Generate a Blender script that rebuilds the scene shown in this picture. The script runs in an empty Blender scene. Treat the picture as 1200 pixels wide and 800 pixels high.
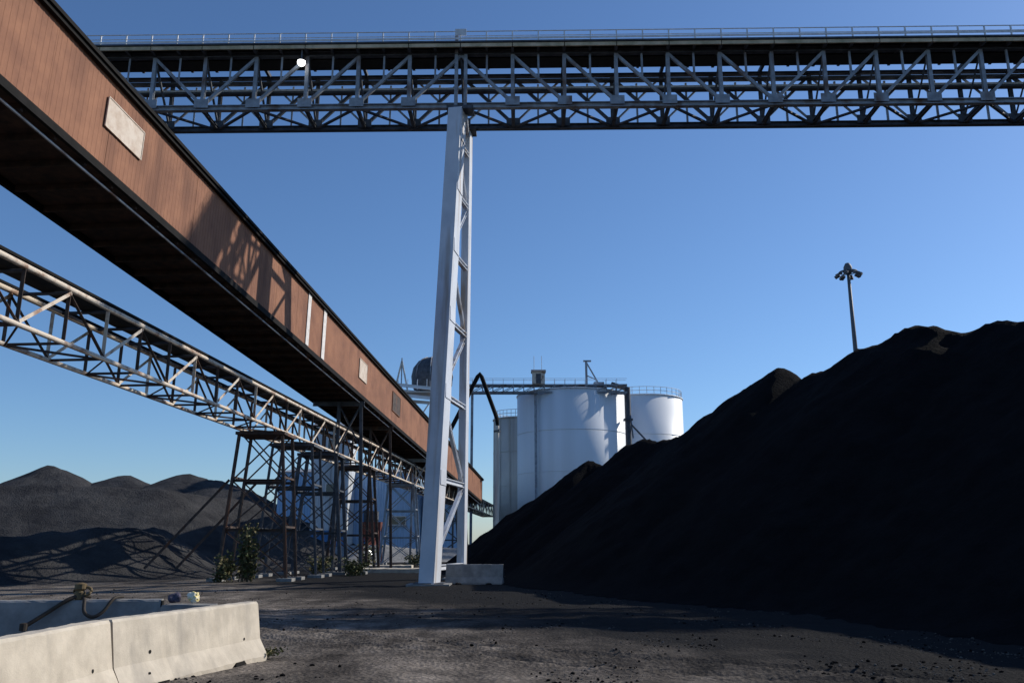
import bpy, bmesh, math, random
import numpy as np
from mathutils import Vector, Matrix, noise as mnoise

random.seed(7)
S = bpy.context.scene
R = math.radians

# ------------------------------------------------------------------ camera
cam_data = bpy.data.cameras.new('camera')
cam_data.sensor_width = 36.0
cam_data.lens = 30.0
cam_data.clip_start = 0.1
cam_data.clip_end = 6000.0
cam = bpy.data.objects.new('camera', cam_data)
S.collection.objects.link(cam)
cam.location = (0.0, 0.0, 1.6)
cam.rotation_euler = (R(90) + math.atan(237 / 1000), 0, 0)
S.camera = cam

# ------------------------------------------------------------------ light
SUN_EL, SUN_AZ = 32.0, 63.5          # azimuth clockwise from +Y (view direction)
world = bpy.data.worlds.new('World')
S.world = world
world.use_nodes = True
wn = world.node_tree.nodes
wl = world.node_tree.links
wn.clear()
wo = wn.new('ShaderNodeOutputWorld')
bg = wn.new('ShaderNodeBackground')
sky = wn.new('ShaderNodeTexSky')
sky.sky_type = 'NISHITA'
sky.sun_disc = False
sky.sun_elevation = R(SUN_EL)
sky.sun_rotation = R(SUN_AZ)
sky.altitude = 0
sky.air_density = 1.0
sky.dust_density = 0.35
sky.ozone_density = 8.0
bg.inputs['Strength'].default_value = 0.125
wl.new(sky.outputs[0], bg.inputs['Color'])
wl.new(bg.outputs[0], wo.inputs['Surface'])

sd = bpy.data.lights.new('sun', 'SUN')
sd.energy = 4.2
sd.angle = R(0.53)
sd.color = (1.0, 0.93, 0.82)
sun = bpy.data.objects.new('sun', sd)
S.collection.objects.link(sun)
to_sun = Vector((math.sin(R(SUN_AZ)) * math.cos(R(SUN_EL)), math.cos(R(SUN_AZ)) * math.cos(R(SUN_EL)), math.sin(R(SUN_EL))))
sun.rotation_euler = to_sun.to_track_quat('Z', 'Y').to_euler()
sun.location = (60, 30, 60)

S.view_settings.view_transform = 'Standard'
S.view_settings.look = 'None'
S.view_settings.exposure = 0.0
S.view_settings.gamma = 1.0
S.view_settings.use_curve_mapping = False

# ------------------------------------------------------------------ materials
def material(name, base, dark=None, scale=2.0, rough=0.7, metal=0.0, bump=0.0, bscale=30.0,
             contrast=(0.35, 0.65), stretch=(1, 1, 1), streak=None, sscale=(3, 3, .25), emit=None, estr=0.0, bdist=0.02, spec=0.35):
    m = bpy.data.materials.new(name)
    m.use_nodes = True
    nt = m.node_tree
    N, L = nt.nodes, nt.links
    b = N['Principled BSDF']
    b.inputs['Roughness'].default_value = rough
    b.inputs['Metallic'].default_value = metal
    b.inputs['Specular IOR Level'].default_value = spec
    b.inputs['Base Color'].default_value = (*base, 1)
    geo = N.new('ShaderNodeNewGeometry')
    if dark:
        mp = N.new('ShaderNodeMapping'); mp.inputs['Scale'].default_value = stretch
        L.new(geo.outputs['Position'], mp.inputs['Vector'])
        n = N.new('ShaderNodeTexNoise'); n.inputs['Scale'].default_value = scale
        n.inputs['Detail'].default_value = 8; n.inputs['Roughness'].default_value = .62
        L.new(mp.outputs[0], n.inputs['Vector'])
        r = N.new('ShaderNodeValToRGB')
        r.color_ramp.elements[0].position = contrast[0]; r.color_ramp.elements[0].color = (*dark, 1)
        r.color_ramp.elements[1].position = contrast[1]; r.color_ramp.elements[1].color = (*base, 1)
        L.new(n.outputs['Fac'], r.inputs['Fac'])
        col = r.outputs['Color']
        if streak:
            mp2 = N.new('ShaderNodeMapping'); mp2.inputs['Scale'].default_value = sscale
            L.new(geo.outputs['Position'], mp2.inputs['Vector'])
            n2 = N.new('ShaderNodeTexNoise'); n2.inputs['Scale'].default_value = 1.0; n2.inputs['Detail'].default_value = 6
            L.new(mp2.outputs[0], n2.inputs['Vector'])
            r2 = N.new('ShaderNodeValToRGB')
            r2.color_ramp.elements[0].position = .52; r2.color_ramp.elements[0].color = (0, 0, 0, 1)
            r2.color_ramp.elements[1].position = .72; r2.color_ramp.elements[1].color = (1, 1, 1, 1)
            L.new(n2.outputs['Fac'], r2.inputs['Fac'])
            mx = N.new('ShaderNodeMix'); mx.data_type = 'RGBA'
            L.new(r2.outputs['Color'], mx.inputs['Factor'])
            L.new(col, mx.inputs['A']); mx.inputs['B'].default_value = (*streak, 1)
            col = mx.outputs['Result']
        L.new(col, b.inputs['Base Color'])
    if bump:
        nb = N.new('ShaderNodeTexNoise'); nb.inputs['Scale'].default_value = bscale
        nb.inputs['Detail'].default_value = 6
        L.new(geo.outputs['Position'], nb.inputs['Vector'])
        bp = N.new('ShaderNodeBump'); bp.inputs['Strength'].default_value = bump; bp.inputs['Distance'].default_value = bdist
        L.new(nb.outputs['Fac'], bp.inputs['Height'])
        L.new(bp.outputs[0], b.inputs['Normal'])
    if emit:
        b.inputs['Emission Color'].default_value = (*emit, 1)
        b.inputs['Emission Strength'].default_value = estr
    return m

M = {}
M['rust'] = material('rust_sheet', (.35, .16, .088), (.20, .085, .05), .9, .8, 0, .25, 25, (.30, .72), streak=(.17, .072, .042), sscale=(.9, .9, .22))
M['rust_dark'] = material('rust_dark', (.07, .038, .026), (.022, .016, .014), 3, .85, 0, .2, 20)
M['rust_steel'] = material('rusted_steel', (.10, .072, .06), (.04, .032, .03), 4, .8, 0, .2, 30, streak=(.15, .06, .03))
M['black_steel'] = material('black_steel', (.014, .013, .013), (.007, .007, .007), 3, .8, 0, .1, 20, spec=.12)
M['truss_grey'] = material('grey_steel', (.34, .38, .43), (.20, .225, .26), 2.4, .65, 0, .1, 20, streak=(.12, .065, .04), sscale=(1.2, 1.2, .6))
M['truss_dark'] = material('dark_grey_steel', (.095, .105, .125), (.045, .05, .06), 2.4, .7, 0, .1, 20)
M['plank'] = material('weathered_plank', (.62, .50, .35), (.36, .31, .20), 1.4, .85, 0, .2, 30, (.38, .62))
M['galv'] = material('galvanised_rail', (.74, .75, .76), (.55, .56, .58), 5, .5, .0)
M['white_leg'] = material('white_painted_steel', (.60, .64, .71), (.50, .54, .61), .9, .6, 0, .1, 14, (.3, .6), streak=(.36, .30, .25), sscale=(2.5, 2.5, .12))
M['tank_white'] = material('white_tank_paint', (.78, .81, .85), (.73, .77, .81), .25, .5, 0, 0, 2, (.3, .7), streak=(.68, .71, .74), sscale=(.5, .5, .02))
M['tank_cream'] = material('cream_tank_paint', (.66, .62, .56), (.54, .51, .47), .4, .6, 0, 0, 2, (.3, .7), streak=(.40, .33, .27), sscale=(.7, .7, .03))
M['pale_steel'] = material('pale_chalky_steel', (.66, .57, .47), (.33, .21, .15), 2.2, .75, 0, .2, 25, (.36, .50))
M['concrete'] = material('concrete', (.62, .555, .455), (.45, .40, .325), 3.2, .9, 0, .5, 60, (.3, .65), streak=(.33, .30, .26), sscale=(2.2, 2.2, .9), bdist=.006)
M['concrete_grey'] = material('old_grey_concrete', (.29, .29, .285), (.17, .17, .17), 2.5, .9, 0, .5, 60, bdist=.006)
M['dark_gravel'] = material('dusty_gravel', (.16, .145, .13), (.09, .085, .08), 6, .95, spec=.05)
M['hole'] = material('dark_hole', (.012, .011, .010), rough=1)
M['blue_sheet'] = material('blue_wall_sheet', (.42, .60, .82), (.34, .52, .74), .6, .6, 0, 0, 10)
M['blue_dark'] = material('dark_blue_sheet', (.09, .24, .48), (.07, .19, .38), .6, .6)
M['white_sheet'] = material('white_wall_sheet', (.62, .66, .70), (.50, .54, .58), .5, .6, 0, 0, 10, streak=(.40, .40, .40), sscale=(1, 1, .08))
M['glass'] = material('dark_glass', (.015, .02, .03), rough=.1, spec=.6)
M['sign_white'] = material('faded_sign_white', (.66, .57, .48), (.52, .41, .32), 3, .7, 0, .1, 30, (.36, .60))
M['strip_white'] = material('white_strip_paint', (.74, .71, .68), (.60, .55, .50), 4, .6, contrast=(.35, .55))
M['belt'] = material('rubber_belt', (.022, .021, .02), (.012, .012, .012), 4, .8)
M['leaf'] = material('weed_leaf', (.075, .095, .03), (.045, .055, .022), 9, .7)
M['leaf_dry'] = material('dry_weed_leaf', (.15, .13, .055), (.09, .08, .035), 9, .8)
M['stem'] = material('weed_stem', (.10, .085, .05), rough=.8)
M['yellow'] = material('pale_yellow_plastic', (.75, .62, .22), (.78, .74, .62), 14, .5, contrast=(.45, .55))
M['purple'] = material('dull_violet_shade', (.10, .09, .13), (.06, .055, .085), 9, .9)
M['cable'] = material('brown_rubber_hose', (.05, .038, .028), (.025, .02, .017), 6, .7)
M['hose_brass'] = material('brass_coupling', (.17, .12, .055), (.09, .065, .035), 12, .6)
M['lamp_lit'] = material('lit_lamp', (.9, .9, .9), emit=(1, .98, .94), estr=7.0)
M['lamp_grey'] = material('lamp_housing', (.12, .13, .15), (.08, .09, .10), 5, .6)
M['brick_red'] = material('dull_red_paint', (.20, .06, .045), (.11, .04, .035), 2, .8)

# coal: dark, faintly glossy lumps
def coal_material(name, a, b_, bump, sc):
    m = material(name, a, b_, sc, 1.0, 0, 0, 1, (.35, .65), spec=.04)
    nt = m.node_tree; N, L = nt.nodes, nt.links
    geo = N.new('ShaderNodeNewGeometry')
    v = N.new('ShaderNodeTexNoise'); v.inputs['Scale'].default_value = 11.0; v.inputs['Detail'].default_value = 5
    n = N.new('ShaderNodeTexNoise'); n.inputs['Scale'].default_value = 1.1; n.inputs['Detail'].default_value = 12; n.inputs['Roughness'].default_value = .72
    L.new(geo.outputs['Position'], v.inputs['Vector']); L.new(geo.outputs['Position'], n.inputs['Vector'])
    ml = N.new('ShaderNodeMath'); ml.operation = 'MULTIPLY'; ml.inputs[1].default_value = .35
    L.new(v.outputs['Fac'], ml.inputs[0])
    ad = N.new('ShaderNodeMath'); ad.operation = 'ADD'
    L.new(ml.outputs[0], ad.inputs[0]); L.new(n.outputs['Fac'], ad.inputs[1])
    bp = N.new('ShaderNodeBump'); bp.inputs['Strength'].default_value = bump; bp.inputs['Distance'].default_value = .45
    L.new(ad.outputs[0], bp.inputs['Height'])
    L.new(bp.outputs[0], N['Principled BSDF'].inputs['Normal'])
    return m
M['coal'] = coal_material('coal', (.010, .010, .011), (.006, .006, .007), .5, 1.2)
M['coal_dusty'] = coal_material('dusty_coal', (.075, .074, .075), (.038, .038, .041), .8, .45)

# ground: coal-dusted dirt road, blacker where coal has spilled and where the bridge's shadow is painted in
def ground_material():
    m = bpy.data.materials.new('dusty_yard_ground')
    m.use_nodes = True
    nt = m.node_tree; N, L = nt.nodes, nt.links
    b = N['Principled BSDF']; b.inputs['Roughness'].default_value = .92; b.inputs['Specular IOR Level'].default_value = .04
    geo = N.new('ShaderNodeNewGeometry')
    def nz(scale, stretch=(1, 1, 1), rot=0, det=8, rough=.65):
        mp = N.new('ShaderNodeMapping'); mp.inputs['Scale'].default_value = stretch; mp.inputs['Rotation'].default_value = (0, 0, rot)
        L.new(geo.outputs['Position'], mp.inputs['Vector'])
        n = N.new('ShaderNodeTexNoise'); n.inputs['Scale'].default_value = scale; n.inputs['Detail'].default_value = det; n.inputs['Roughness'].default_value = rough
        L.new(mp.outputs[0], n.inputs['Vector']); return n
    def ramp(src, stops):
        r = N.new('ShaderNodeValToRGB'); cr = r.color_ramp
        while len(cr.elements) < len(stops): cr.elements.new(.5)
        for e, (p, c) in zip(cr.elements, stops):
            e.position = p; e.color = (*c, 1)
        L.new(src, r.inputs['Fac']); return r
    n1 = nz(1.1)
    c1 = ramp(n1.outputs['Fac'], [(.30, (.09, .082, .075)), (.48, (.20, .178, .158)), (.68, (.35, .31, .27))])
    n2 = nz(.55, (1, .22, 1), R(-28), 6)
    c2 = ramp(n2.outputs['Fac'], [(.40, (.30, .30, .31)), (.60, (1, 1, 1))])
    n3 = nz(14, det=4)
    c3 = ramp(n3.outputs['Fac'], [(.34, (.45, .45, .46)), (.62, (1.15, 1.12, 1.08))])
    mu = N.new('ShaderNodeMix'); mu.data_type = 'RGBA'; mu.blend_type = 'MULTIPLY'; mu.inputs['Factor'].default_value = .8
    L.new(c1.outputs[0], mu.inputs['A']); L.new(c2.outputs[0], mu.inputs['B'])
    mu2 = N.new('ShaderNodeMix'); mu2.data_type = 'RGBA'; mu2.blend_type = 'MULTIPLY'; mu2.inputs['Factor'].default_value = .8
    L.new(mu.outputs['Result'], mu2.inputs['A']); L.new(c3.outputs[0], mu2.inputs['B'])
    # spilled coal at the heap's foot, widened to paint the bridge's shadow band darker
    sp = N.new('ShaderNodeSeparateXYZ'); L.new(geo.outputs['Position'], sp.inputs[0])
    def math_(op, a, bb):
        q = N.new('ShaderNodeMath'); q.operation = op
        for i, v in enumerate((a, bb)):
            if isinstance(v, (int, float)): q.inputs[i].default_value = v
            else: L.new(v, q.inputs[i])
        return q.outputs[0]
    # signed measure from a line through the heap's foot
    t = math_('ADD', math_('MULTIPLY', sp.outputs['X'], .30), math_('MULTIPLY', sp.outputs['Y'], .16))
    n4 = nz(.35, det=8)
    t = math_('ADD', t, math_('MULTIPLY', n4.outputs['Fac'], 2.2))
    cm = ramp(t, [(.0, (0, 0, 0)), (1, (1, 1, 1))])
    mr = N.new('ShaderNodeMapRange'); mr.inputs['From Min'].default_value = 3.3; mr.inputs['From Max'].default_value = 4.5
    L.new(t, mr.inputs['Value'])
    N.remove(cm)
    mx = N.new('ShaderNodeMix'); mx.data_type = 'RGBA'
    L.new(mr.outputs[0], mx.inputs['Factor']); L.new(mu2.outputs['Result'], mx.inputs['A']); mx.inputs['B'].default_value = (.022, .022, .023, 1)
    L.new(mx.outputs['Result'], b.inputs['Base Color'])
    v = N.new('ShaderNodeTexVoronoi'); v.inputs['Scale'].default_value = 16
    L.new(geo.outputs['Position'], v.inputs['Vector'])
    nb = nz(5, det=12, rough=.75)
    ad = math_('ADD', math_('MULTIPLY', v.outputs['Distance'], .5), nb.outputs['Fac'])
    bp = N.new('ShaderNodeBump'); bp.inputs['Strength'].default_value = .8; bp.inputs['Distance'].default_value = .07
    L.new(ad, bp.inputs['Height']); L.new(bp.outputs[0], b.inputs['Normal'])
    return m
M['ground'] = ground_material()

# ------------------------------------------------------------------ mesh helpers
COL = S.collection
def tag(o, label, cat, group=None):
    o['label'] = label; o['category'] = cat
    if group: o['group'] = group
    return o

def root(name, loc, label, cat, group=None, mat=None):
    o = bpy.data.objects.new(name, None)
    COL.objects.link(o)
    o.empty_display_size = .3
    if mat is not None: o.matrix_world = mat
    else: o.location = loc
    return tag(o, label, cat, group)

def link(name, me, mat, parent=None):
    o = bpy.data.objects.new(name, me)
    COL.objects.link(o)
    if mat and not me.materials: me.materials.append(M[mat])
    if parent: o.parent = parent
    return o

def mesh_from(name, verts, faces, smooth=False):
    me = bpy.data.meshes.new(name)
    me.from_pydata([tuple(v) for v in verts], [], faces)
    me.update()
    bm = bmesh.new(); bm.from_mesh(me); bmesh.ops.recalc_face_normals(bm, faces=bm.faces); bm.to_mesh(me); bm.free()
    if smooth:
        for p in me.polygons: p.use_smooth = True
    return me

PROFILES = {
    'box': [(-.5, -.5), (.5, -.5), (.5, .5), (-.5, .5)],
    'angle': [(-.5, -.5), (.5, -.5), (.5, -.36), (-.36, -.36), (-.36, .5), (-.5, .5)],
    'ibeam': [(-.5, -.5), (.5, -.5), (.5, -.36), (.08, -.36), (.08, .36), (.5, .36), (.5, .5), (-.5, .5), (-.5, .36), (-.08, .36), (-.08, -.36), (-.5, -.36)],
    'channel': [(-.5, -.5), (.5, -.5), (.5, -.36), (-.34, -.36), (-.34, .36), (.5, .36), (.5, .5), (-.5, .5)],
    'tube': [(.5 * math.cos(i * math.pi / 5), .5 * math.sin(i * math.pi / 5)) for i in range(10)],
}
_unit = {}
def unit(profile, mat):
    k = (profile, mat)
    if k not in _unit:
        pr = PROFILES[profile]; n = len(pr)
        vs = [(x, y, 0) for x, y in pr] + [(x, y, 1) for x, y in pr]
        fs = [(i, (i + 1) % n, n + (i + 1) % n, n + i) for i in range(n)] + [tuple(range(n))[::-1], tuple(range(n, 2 * n))]
        me = mesh_from(profile + '_' + mat, vs, fs)
        if profile == 'tube':
            for p in me.polygons:
                if len(p.vertices) == 4: p.use_smooth = True
        me.materials.append(M[mat])
        _unit[k] = me
    return _unit[k]

def bar(name, p0, p1, w, h, mat, parent=None, profile='box', up=(0, 0, 1)):
    """A straight member from p0 to p1; w across, h along 'up'."""
    p0, p1 = Vector(p0), Vector(p1)
    z = p1 - p0; L = z.length; z.normalize()
    u = Vector(up)
    if abs(z.dot(u)) > .98: u = Vector((0, 1, 0))
    x = u.cross(z).normalized(); y = z.cross(x)
    o = link(name, unit(profile, mat), None, parent)
    m = Matrix(((x.x * w, y.x * h, z.x * L, p0.x), (x.y * w, y.y * h, z.y * L, p0.y), (x.z * w, y.z * h, z.z * L, p0.z), (0, 0, 0, 1)))
    o.matrix_basis = m
    return o

def box(name, lo, hi, mat, parent=None):
    cx, cy = (lo[0] + hi[0]) / 2, (lo[1] + hi[1]) / 2
    o = link(name, unit('box', mat), None, parent)
    o.location = (cx, cy, lo[2]); o.scale = (hi[0] - lo[0], hi[1] - lo[1], hi[2] - lo[2])
    return o

def attach(child, part):
    """Make child a sub-part of part; its coordinates stay those of the thing."""
    child.parent = part
    child.matrix_parent_inverse = part.matrix_basis.inverted()
    return child

def tube_path(name, pts, r, mat, parent=None, n=8, radii=None):
    pts = [Vector(p) for p in pts]
    vs, fs = [], []
    for i, p in enumerate(pts):
        t = (pts[min(i + 1, len(pts) - 1)] - pts[max(i - 1, 0)]).normalized()
        a = t.cross(Vector((0, 0, 1)))
        if a.length < .05: a = t.cross(Vector((0, 1, 0)))
        a.normalize(); b = t.cross(a)
        rr = radii[i] if radii else r
        for k in range(n):
            th = 2 * math.pi * k / n
            vs.append(p + a * rr * math.cos(th) + b * rr * math.sin(th))
    for i in range(len(pts) - 1):
        for k in range(n):
            fs.append((i * n + k, i * n + (k + 1) % n, (i + 1) * n + (k + 1) % n, (i + 1) * n + k))
    fs.append(tuple(range(n))); fs.append(tuple(range((len(pts) - 1) * n, len(pts) * n)))
    return link(name, mesh_from(name, vs, fs, True), mat, parent)

def lathe(name, prof, mat, parent=None, n=64, smooth=True, loc=(0, 0, 0)):
    vs, fs = [], []
    for r, z in prof:
        for k in range(n):
            th = 2 * math.pi * k / n
            vs.append((r * math.cos(th) + loc[0], r * math.sin(th) + loc[1], z + loc[2]))
    for i in range(len(prof) - 1):
        for k in range(n):
            fs.append((i * n + k, i * n + (k + 1) % n, (i + 1) * n + (k + 1) % n, (i + 1) * n + k))
    fs.append(tuple(range(n))); fs.append(tuple(range((len(prof) - 1) * n, len(prof) * n)))
    me = mesh_from(name, vs, fs)
    if smooth:
        for p in me.polygons:
            if len(p.vertices) == 4: p.use_smooth = True
        for e in me.edges:
            pass
    o = link(name, me, mat, parent)
    return o

def fbm(x, y, s, seed=0, octv=4):
    v = 0; a = 1
    for i in range(octv):
        v += a * mnoise.noise(Vector((x * s + seed * 7.3, y * s - seed * 3.1, seed * 1.7)))
        a *= .5; s *= 2.05
    return v

# ------------------------------------------------------------------ ground
def graded(a0, a1, fine, far, k=1.35):
    mid = list(np.arange(a0, a1, fine))
    hi = []; st = fine; v = mid[-1]
    while v < far[1]:
        st *= k; v += st; hi.append(v)
    lo = []; st = fine; v = mid[0]
    while v > far[0]:
        st *= k; v -= st; lo.append(v)
    return lo[::-1] + mid + hi

def ground_z(x, y):
    z = 0.0
    if -14 < x < 16 and 6 < y < 45:
        f = min(1, (x + 14) / 2, (16 - x) / 2, (y - 6) / 1.5, (45 - y) / 8)
        z = fbm(x, y, .35, 1, 3) * .05 + fbm(x, y, 1.6, 2, 3) * .030
        # wheel ruts curving out of the picture to the lower left
        c = x - (1.0 + .09 * (y - 13) ** 2 * .35 + (13 - y) * 1.6)
        for off in (-1.0, .9):
            d = c - off
            z += -.07 * math.exp(-(d / .26) ** 2) * (1 + .25 * math.sin(y * 21 + x * 9)) + .045 * math.exp(-((abs(d) - .5) / .2) ** 2)
        z *= max(0, f)
    return z - .01

xs = graded(-11, 13, .13, (-3000, 3000)); ys = graded(8.6, 27, .13, (-200, 5000))
gv = [(x, y, ground_z(x, y)) for y in ys for x in xs]
nx = len(xs)
gf = [(j * nx + i, j * nx + i + 1, (j + 1) * nx + i + 1, (j + 1) * nx + i) for j in range(len(ys) - 1) for i in range(nx - 1)]
gme = bpy.data.meshes.new('ground'); gme.from_pydata(gv, [], gf); gme.update()
for p in gme.polygons: p.use_smooth = True
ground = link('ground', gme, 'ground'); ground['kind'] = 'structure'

# ------------------------------------------------------------------ coal piles
def pile(name, ridge, slope, bounds, step, mat, label, amp=.25, seed=0, group=None, rough=.12):
    """Heightfield of a tipped heap: ridge points (x, y, z); flanks at the angle of repose."""
    X = np.arange(bounds[0], bounds[1] + step, step); Y = np.arange(bounds[2], bounds[3] + step, step)
    gx, gy = np.meshgrid(X, Y)
    wx = np.zeros_like(gx); wz = np.zeros_like(gx); wr = np.zeros_like(gx)
    for j in range(gx.shape[0]):
        for i in range(gx.shape[1]):
            a, b = gx[j, i], gy[j, i]
            wx[j, i] = fbm(a, b, .16, seed, 3)
            wr[j, i] = fbm(a, b, .9, seed + 5, 4)
    h = np.full(gx.shape, -9.0)
    for (a, b) in zip(ridge[:-1], ridge[1:]):
        ax, ay, az = a; bx, by, bz = b
        dx, dy = bx - ax, by - ay; L2 = dx * dx + dy * dy
        t = np.clip(((gx - ax) * dx + (gy - ay) * dy) / L2, 0, 1)
        dist = np.hypot(gx - (ax + t * dx), gy - (ay + t * dy))
        hh = az + t * (bz - az) - slope * np.sqrt(dist ** 2 + .02) + slope * .14
        h = np.maximum(h, hh)
    h = h + wx * amp * np.clip(h / 2, 0, 1) + wr * rough * np.clip(h, .0, 1)
    # apron of fines flattening into the ground
    h = np.where(h < .5, (np.maximum(h + .6, 0)) ** 2 / 2.42 , h)
    h = np.where(h <= 0, -.15, h)
    ny, nx_ = gx.shape
    vs = np.stack([gx, gy, h], -1).reshape(-1, 3)
    keep = (h > -.1)
    fs = []
    for j in range(ny - 1):
        for i in range(nx_ - 1):
            if keep[j, i] or keep[j + 1, i] or keep[j, i + 1] or keep[j + 1, i + 1]:
                fs.append((j * nx_ + i, j * nx_ + i + 1, (j + 1) * nx_ + i + 1, (j + 1) * nx_ + i))
    used = sorted({v for f in fs for v in f}); mp = {v: k for k, v in enumerate(used)}
    me = bpy.data.meshes.new(name)
    me.from_pydata([tuple(vs[v]) for v in used], [], [tuple(mp[v] for v in f) for f in fs]); me.update()
    for p in me.polygons: p.use_smooth = True
    o = link(name, me, mat)
    return tag(o, label, 'coal pile', group)

# (pixel, distance) worked out beforehand to metres: the long heap on the right
right_ridge = [(30, 8, 8.8), (24, 16, 9.2), (19.5, 23, 9.0), (17.6, 27, 8.85), (16.4, 29, 9.25), (14.9, 30.4, 9.2), (13.2, 31.5, 9.0), (11.9, 32.6, 8.75),
               (11.0, 34.2, 8.35), (10.9, 35.5, 8.55)]
PILE_STEP = .3
def sil(px, py, d):
    pit = math.atan(237 / 1000); c, s = math.cos(pit), math.sin(pit)
    a, b = (px - 600) / 1000, (400 - py) / 1000
    ry, rz = c - b * s, s + b * c
    return (a * d / ry, d, 1.6 + rz * d / ry)
right_ridge = [(30, 0, 9.0), (23.6, 11.2, 10.0), (20.4, 18.4, 9.4), sil(1255, 366, 26), sil(1205, 374, 27.5), sil(1165, 382, 29), sil(1130, 392, 30), sil(1095, 384, 31), sil(1070, 385, 32), sil(1035, 398, 33),
               sil(1000, 414, 34.5), sil(965, 432, 36), sil(936, 445, 37.5), sil(914, 431, 38.5), sil(895, 442, 39.5), sil(862, 464, 41), sil(832, 484, 43),
               sil(803, 508, 45), sil(785, 515, 46.5), sil(760, 515, 48), sil(738, 521, 49.5), sil(706, 545, 51), sil(691, 539, 52), sil(660, 560, 53.5), sil(625, 584, 55), sil(598, 602, 56.5), sil(560, 631, 58)]
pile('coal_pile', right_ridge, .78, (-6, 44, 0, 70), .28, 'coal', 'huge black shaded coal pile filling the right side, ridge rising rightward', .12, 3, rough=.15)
left_ridge = [(-46, 26, 1.5), (-33, 31.5, 1.7), (-24, 38, 2.2), (-18.8, 44, 2.3), (-21, 52, 2.4), (-25, 62, 2.6)]
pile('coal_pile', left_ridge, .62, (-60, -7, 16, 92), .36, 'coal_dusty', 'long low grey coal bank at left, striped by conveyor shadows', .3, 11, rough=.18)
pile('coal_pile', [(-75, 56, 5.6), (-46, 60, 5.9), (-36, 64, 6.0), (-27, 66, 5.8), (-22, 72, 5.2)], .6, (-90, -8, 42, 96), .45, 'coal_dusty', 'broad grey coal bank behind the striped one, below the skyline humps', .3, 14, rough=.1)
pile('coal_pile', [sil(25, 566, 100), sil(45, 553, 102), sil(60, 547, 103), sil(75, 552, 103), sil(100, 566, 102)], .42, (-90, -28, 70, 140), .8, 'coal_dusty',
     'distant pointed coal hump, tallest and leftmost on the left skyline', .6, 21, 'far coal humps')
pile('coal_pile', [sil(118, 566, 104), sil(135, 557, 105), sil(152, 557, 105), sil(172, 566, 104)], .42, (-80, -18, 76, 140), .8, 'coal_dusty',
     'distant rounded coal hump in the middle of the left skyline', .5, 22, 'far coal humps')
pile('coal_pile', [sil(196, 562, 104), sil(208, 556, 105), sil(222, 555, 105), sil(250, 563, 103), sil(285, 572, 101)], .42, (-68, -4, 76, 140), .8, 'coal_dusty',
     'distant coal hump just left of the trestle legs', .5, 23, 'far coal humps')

# ------------------------------------------------------------------ enclosed rusty gallery (inclined conveyor)
def frame_matrix(origin, direction):
    y = Vector(direction).normalized(); x = y.cross(Vector((0, 0, 1))).normalized(); z = x.cross(y)
    return Matrix(((x.x, y.x, z.x, origin[0]), (x.y, y.y, z.y, origin[1]), (x.z, y.z, z.z, origin[2]), (0, 0, 0, 1)))

GDIR = (.0845, 1, -.0551)
g = root('conveyor_gallery', None, 'rusty sheet-clad enclosed conveyor gallery sloping down from upper left', 'conveyor',
         mat=frame_matrix((-11.24, 16.9, 11.53), GDIR))
GW, GH = 2.90, 2.72
y0, y1, PL = -14.0, 90.0, 2.6
# corrugated cladding sheet (shared mesh), ribs upright
def rib_sheet(name, length, height, ribs, depth, mat):
    vs, fs = [], []
    prof = []
    w = length / ribs
    for i in range(ribs):
        prof += [(i * w, 0), (i * w + w * .62, 0), (i * w + w * .68, depth), (i * w + w * .94, depth)]
    prof.append((length, 0))
    for z in (0, height):
        for y, x in prof: vs.append((x, y, z))
    for z in (0, height):
        for y, x in prof: vs.append((-.03, y, z))
    n = len(prof)
    for i in range(n - 1):
        fs.append((i, i + 1, n + i + 1, n + i))
        fs.append((2 * n + i, 3 * n + i, 3 * n + i + 1, 2 * n + i + 1))
    me = mesh_from(name, vs, fs); me.materials.append(M[mat]); return me
sheet = rib_sheet('cladding_sheet', PL - .012, GH - .10, 13, .006, 'rust')
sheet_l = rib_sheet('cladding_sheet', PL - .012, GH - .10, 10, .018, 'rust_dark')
np_ = int((y1 - y0) / PL)
for i in range(np_):
    o = link('side_panel', sheet, None, g); o.location = (random.uniform(-.006, .006), y0 + i * PL, .06)
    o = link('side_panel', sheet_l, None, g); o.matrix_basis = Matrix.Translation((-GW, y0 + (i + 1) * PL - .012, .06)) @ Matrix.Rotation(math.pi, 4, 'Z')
LY = y0 + np_ * PL
# roof with overhanging dark eaves
rv = [(-GW - .2, GH - .05), (-GW / 2, GH + .12), (.20, GH - .05), (.20, GH + .06), (-GW / 2, GH + .20), (-GW - .2, GH + .06)]
vs = [(x, yy, z) for yy in (y0 - .1, LY + .1) for x, z in rv]; n = 6
link('roof', mesh_from('roof', vs, [(i, (i + 1) % n, n + (i + 1) % n, n + i) for i in range(n)] + [(0, 1, 4, 5), (1, 2, 3, 4), (6, 7, 10, 11), (7, 8, 9, 10)]), 'black_steel', g)
bar('eaves_beam', (.09, y0, GH - .11), (.09, LY, GH - .11), .10, .11, 'black_steel', g)
# floor, sill beams, pipe
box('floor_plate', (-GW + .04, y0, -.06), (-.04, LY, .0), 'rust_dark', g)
bar('sill_beam', (.02, y0, -.06), (.02, LY, -.06), .10, .22, 'black_steel', g, 'channel')
bar('sill_beam', (-GW - .03, y0, -.10), (-GW - .03, LY, -.10), .12, .30, 'black_steel', g)
bar('conduit', (-.16, y0, -.31), (-.16, LY, -.31), .07, .07, 'truss_grey', g, 'tube')
for i in range(int((LY - y0) / 1.3)):
    yy = y0 + .6 + i * 1.3
    bar('floor_joist', (-GW + .06, yy, -.16), (-.06, yy, -.16), .09, .18, 'rust_dark', g)
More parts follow.
